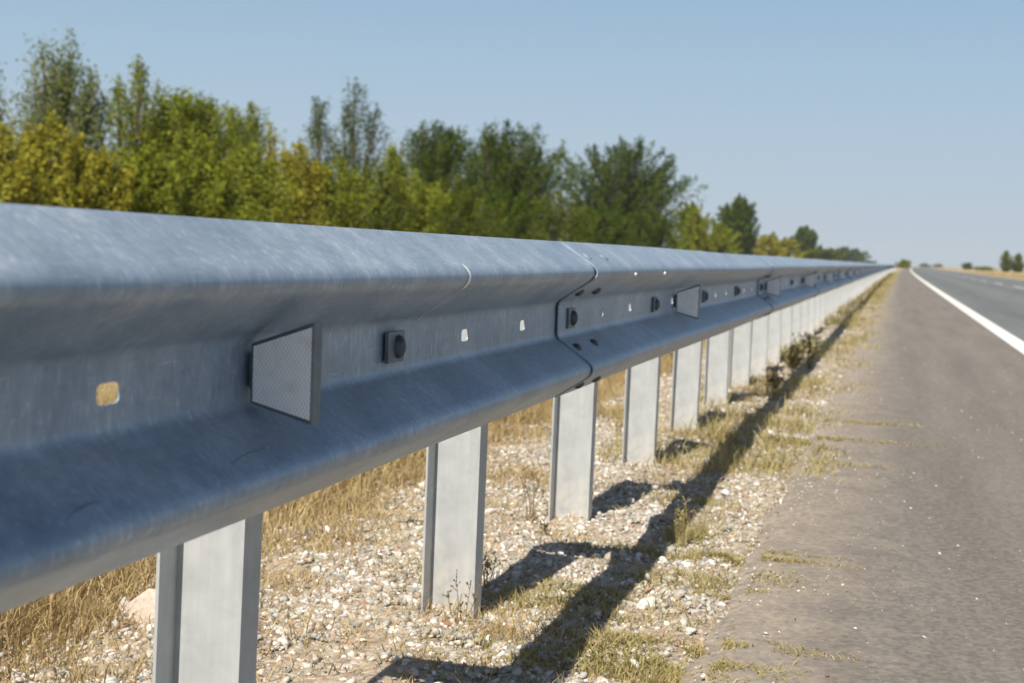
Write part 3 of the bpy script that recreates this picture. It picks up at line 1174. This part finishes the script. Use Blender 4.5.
rg = np.random.default_rng(8)
parts = []
for (n, x0, x1, y0, y1, pw, hm, wd) in ((170000, -3.2, -1.15, 0.9, 9.0, 1.15, .145, .003), (30000, -9, -2.6, 1.0, 26, 1.2, .24, .007),
                                        (26000, -3.2, -1.0, 9, 45, 1.3, .20, .008), (16000, -30, -6, 4, 90, 1.2, .34, .022)):
    x, y = scatter(n, x0, x1, y0, y1, rg, pw)
    den = np.clip((-x - 1.30 + (fbm(x * 1.7, y * 1.7 + 7) - .5) * 0.45) / 0.15, 0, 1)
    keep = rg.random(n) < den * np.clip((fbm(x * 3.3 + 2, y * 3.3) - 0.25) / .3, .15, 1)
    x, y = x[keep], y[keep]
    hh = hm * rg.uniform(.35, 1.25, len(x)) * np.clip(.3 + (-x - 1.32) * 2.6, .25, 1)
    parts.append(blades(x, y, hh, wd * rg.uniform(.6, 1.4, len(x)), rg.uniform(.1, .95, len(x)), rg))
# far side of the road
x, y = scatter(9000, 8.6, 16, 30, 220, rg, 1.3)
parts.append(blades(x, y, .22 * rg.uniform(.4, 1.3, len(x)), .03 * rg.uniform(.6, 1.4, len(x)), rg.uniform(.1, .8, len(x)), rg))
# low matted tufts in the gravel
for k in range(230):
    cx, cy = -(1.5 - 1.1 * rg.random() ** 1.7), 1.3 + 7 * rg.random() ** 1.2
    n = int(rg.uniform(60, 260))
    sp_ = rg.uniform(.03, .10)
    x, y = rg.normal(cx, sp_, n), rg.normal(cy, sp_ * .8, n)
    h = rg.uniform(.015, .05)
    parts.append(blades(x, y, h * rg.uniform(.4, 1.5, n), rg.uniform(.0012, .003, n), rg.uniform(.5, 1.2, n), rg))
# straw litter lying on the gravel
x, y = scatter(26000, -1.6, -0.30, 1.2, 12, rg, 1.3)
keep = fbm(x * 2.0 + 11, y * 2.0) > .44
x, y = x[keep], y[keep]
parts.append(blades(x, y, rg.uniform(.02, .06, len(x)), rg.uniform(.001, .0028, len(x)), rg.uniform(.8, 1.25, len(x)), rg))
V, F = merge(parts)
tag(link("dry_grass", raw_mesh("dry_grass", V, F, 3), M['straw']), kind='stuff')

# yellow-green mats on the verge: (centre, spread along x, spread along y, blades, height)
parts = []
mats_px = [(700, 572, .11, .05, 1500, .040), (735, 556, .12, .014, 700, .022), (775, 553, .08, .010, 300, .016), (640, 664, .10, .045, 1900, .045), (690, 641, .13, .012, 700, .022),
           (745, 641, .06, .010, 240, .016), (700, 664, .08, .012, 450, .02), (740, 590, .07, .010, 250, .015), (560, 600, .13, .06, 1500, .045), (575, 585, .10, .05, 900, .04),
           (530, 650, .10, .05, 700, .035), (455, 655, .12, .06, 600, .03), (780, 460, .16, .03, 700, .03), (800, 437, .22, .03, 800, .03), (820, 420, .22, .03, 700, .03), (835, 405, .2, .04, 600, .03),
           (700, 495, .10, .05, 700, .05), (640, 545, .10, .04, 500, .05), (725, 445, .12, .06, 700, .06), (765, 455, .12, .05, 600, .04), (610, 640, .04, .03, 500, .05), (690, 530, .04, .05, 500, .08)]
for px, py, sx, sy, n, h in mats_px:
    cx, cy = on_ground(px, py)
    strip = sy < .035 and sx > sy * 3
    n, h = int(n * (3.0 if strip else 1.2)), h * (.9 if strip else .6)
    x, y = rg.normal(cx, sx, n), rg.normal(cy, sy, n)
    keep = (x < 0.35) & (fbm(x * 14, y * 14) > .40)
    x, y = x[keep], y[keep]
    z = np.where(x > -0.27, 0.0, ground_z(x, y))
    flat_ = np.where(x > -0.27, 0.75, 1.0)
    parts.append(blades(x, y, flat_ * h * rg.uniform(.4, 1.4, len(x)), rg.uniform(.0015, .004, len(x)), np.where(x > -0.27, rg.uniform(.85, 1.25, len(x)), rg.uniform(.4, 1.15, len(x))), rg, z))
# tufts thickening along the rail farther on
for k in range(330):
    cy = 4.6 + 110 * rg.random() ** 1.9
    cx = -rg.choice([rg.uniform(.22, .45), rg.uniform(.4, .8), rg.uniform(.7, 1.3)], p=[.3, .5, .2])
    n = int(40 + 60 * rg.random())
    h = rg.uniform(.03, .10) * min(1.5, .55 + cy / 18) * (1 if cx < -.4 else .6)
    sc = 1 + cy / 25
    x, y = rg.normal(cx, .05 * sc ** .5, n), rg.normal(cy, .07 * sc, n)
    x = np.minimum(x, -.1)
    z = np.where(x > -0.27, 0.0, ground_z(x, y))
    parts.append(blades(x, y, h * rg.uniform(.4, 1.4, n), .0035 * sc * rg.uniform(.6, 1.4, n), rg.uniform(.2, .95, n), rg, z))
V, F = merge(parts)
tag(link("verge_grass", raw_mesh("verge_grass", V, F, 3), M['verge']), kind='stuff')


# dry weeds one can tell apart
def weed(px, py, h, n, seed, label, mat='weed', spread=.55, leaf=.0035, many=3):
    rs = random.Random(seed)
    x, y = on_ground(px, py)
    m = MB()
    for k in range(n):
        a, l = rs.uniform(0, 6.28), rs.uniform(.5, 1) * h
        d = Vector((math.cos(a) * spread * rs.random(), math.sin(a) * spread * rs.random(), 1)).normalized()
        p0, p1 = Vector((rs.uniform(-.01, .01), rs.uniform(-.01, .01), -.005)), d * l
        mid = (p0 + p1) / 2 + Vector((rs.uniform(-1, 1), rs.uniform(-1, 1), 0)) * l * .08
        m.tube([p0, mid, p1], [.0016, .0012, .0005], 4)
        for j in range(5):
            t = rs.uniform(.3, 1)
            q = mid.lerp(p1, (t - .3) / .7)
            e = q + Vector((rs.uniform(-1, 1), rs.uniform(-1, 1), rs.uniform(.2, 1.2))).normalized() * l * rs.uniform(.1, .3)
            m.tube([q, e], [.0009, .0004], 3)
            for _ in range(many):
                c = q.lerp(e, rs.random())
                s = leaf * rs.uniform(.6, 1.4)
                w = Vector((rs.uniform(-1, 1), rs.uniform(-1, 1), rs.uniform(-1, 1))).normalized() * s
                ww = w.orthogonal().normalized() * s * .6
                m.add([c - w, c - ww, c + w, c + ww], [[0, 1, 2, 3]])
    o = m.build("weed", M[mat])
    o.location = (x, y, float(ground_z(x, y)))
    tag(o, label, "weed", "dry weeds in the gravel")


weed(462, 616, .085, 5, 1, "small dry branching weed right before the second post", spread=.8)
weed(530, 512, .16, 6, 2, "brown dry weed standing beside the third post, on its field side")
weed(545, 527, .05, 5, 3, "tiny dark weed at the foot of the third post")
weed(487, 572, .09, 6, 4, "thin pale weed in the second post's shadow", 'straw', .4)
weed(683, 540, .12, 9, 5, "yellow grassy weed upright at the lit edge of the rail's shadow", 'verge', .35)
weed(603, 656, .05, 7, 6, "short yellowish weed beside the rail's shadow near the photo's lower edge", 'verge', .9)
weed(618, 432, .11, 7, 7, "dry weed behind the fourth post", 'straw', .5)
weed(772, 392, .16, 22, 8, "bushy brown weed standing among the posts, nearest of the three bigger weeds", 'weed', .7, .008, 5)
weed(809, 366, .26, 20, 9, "tall leafy green weed between the posts and the rail's shadow", 'leafy', .6, .009, 4)
weed(793, 374, .20, 26, 10, "yellowish bushy weed next to the tall leafy green one", 'verge', .7, .010, 5)

# dry-season haze in the air
hb = MB()
hb.box((-900, -60, -1.2), (900, 2600, 26))
N = Nodes("haze_air")
N.t.nodes.remove(N.b)
pv = N.n("VolumePrincipled")
pv.inputs["Color"].default_value = (0.90, 0.95, 1.0, 1)
pv.inputs["Density"].default_value = 0.00016
N.t.links.new(pv.outputs[0], N.out.inputs["Volume"])
tag(hb.build("haze", N.m), kind='stuff')
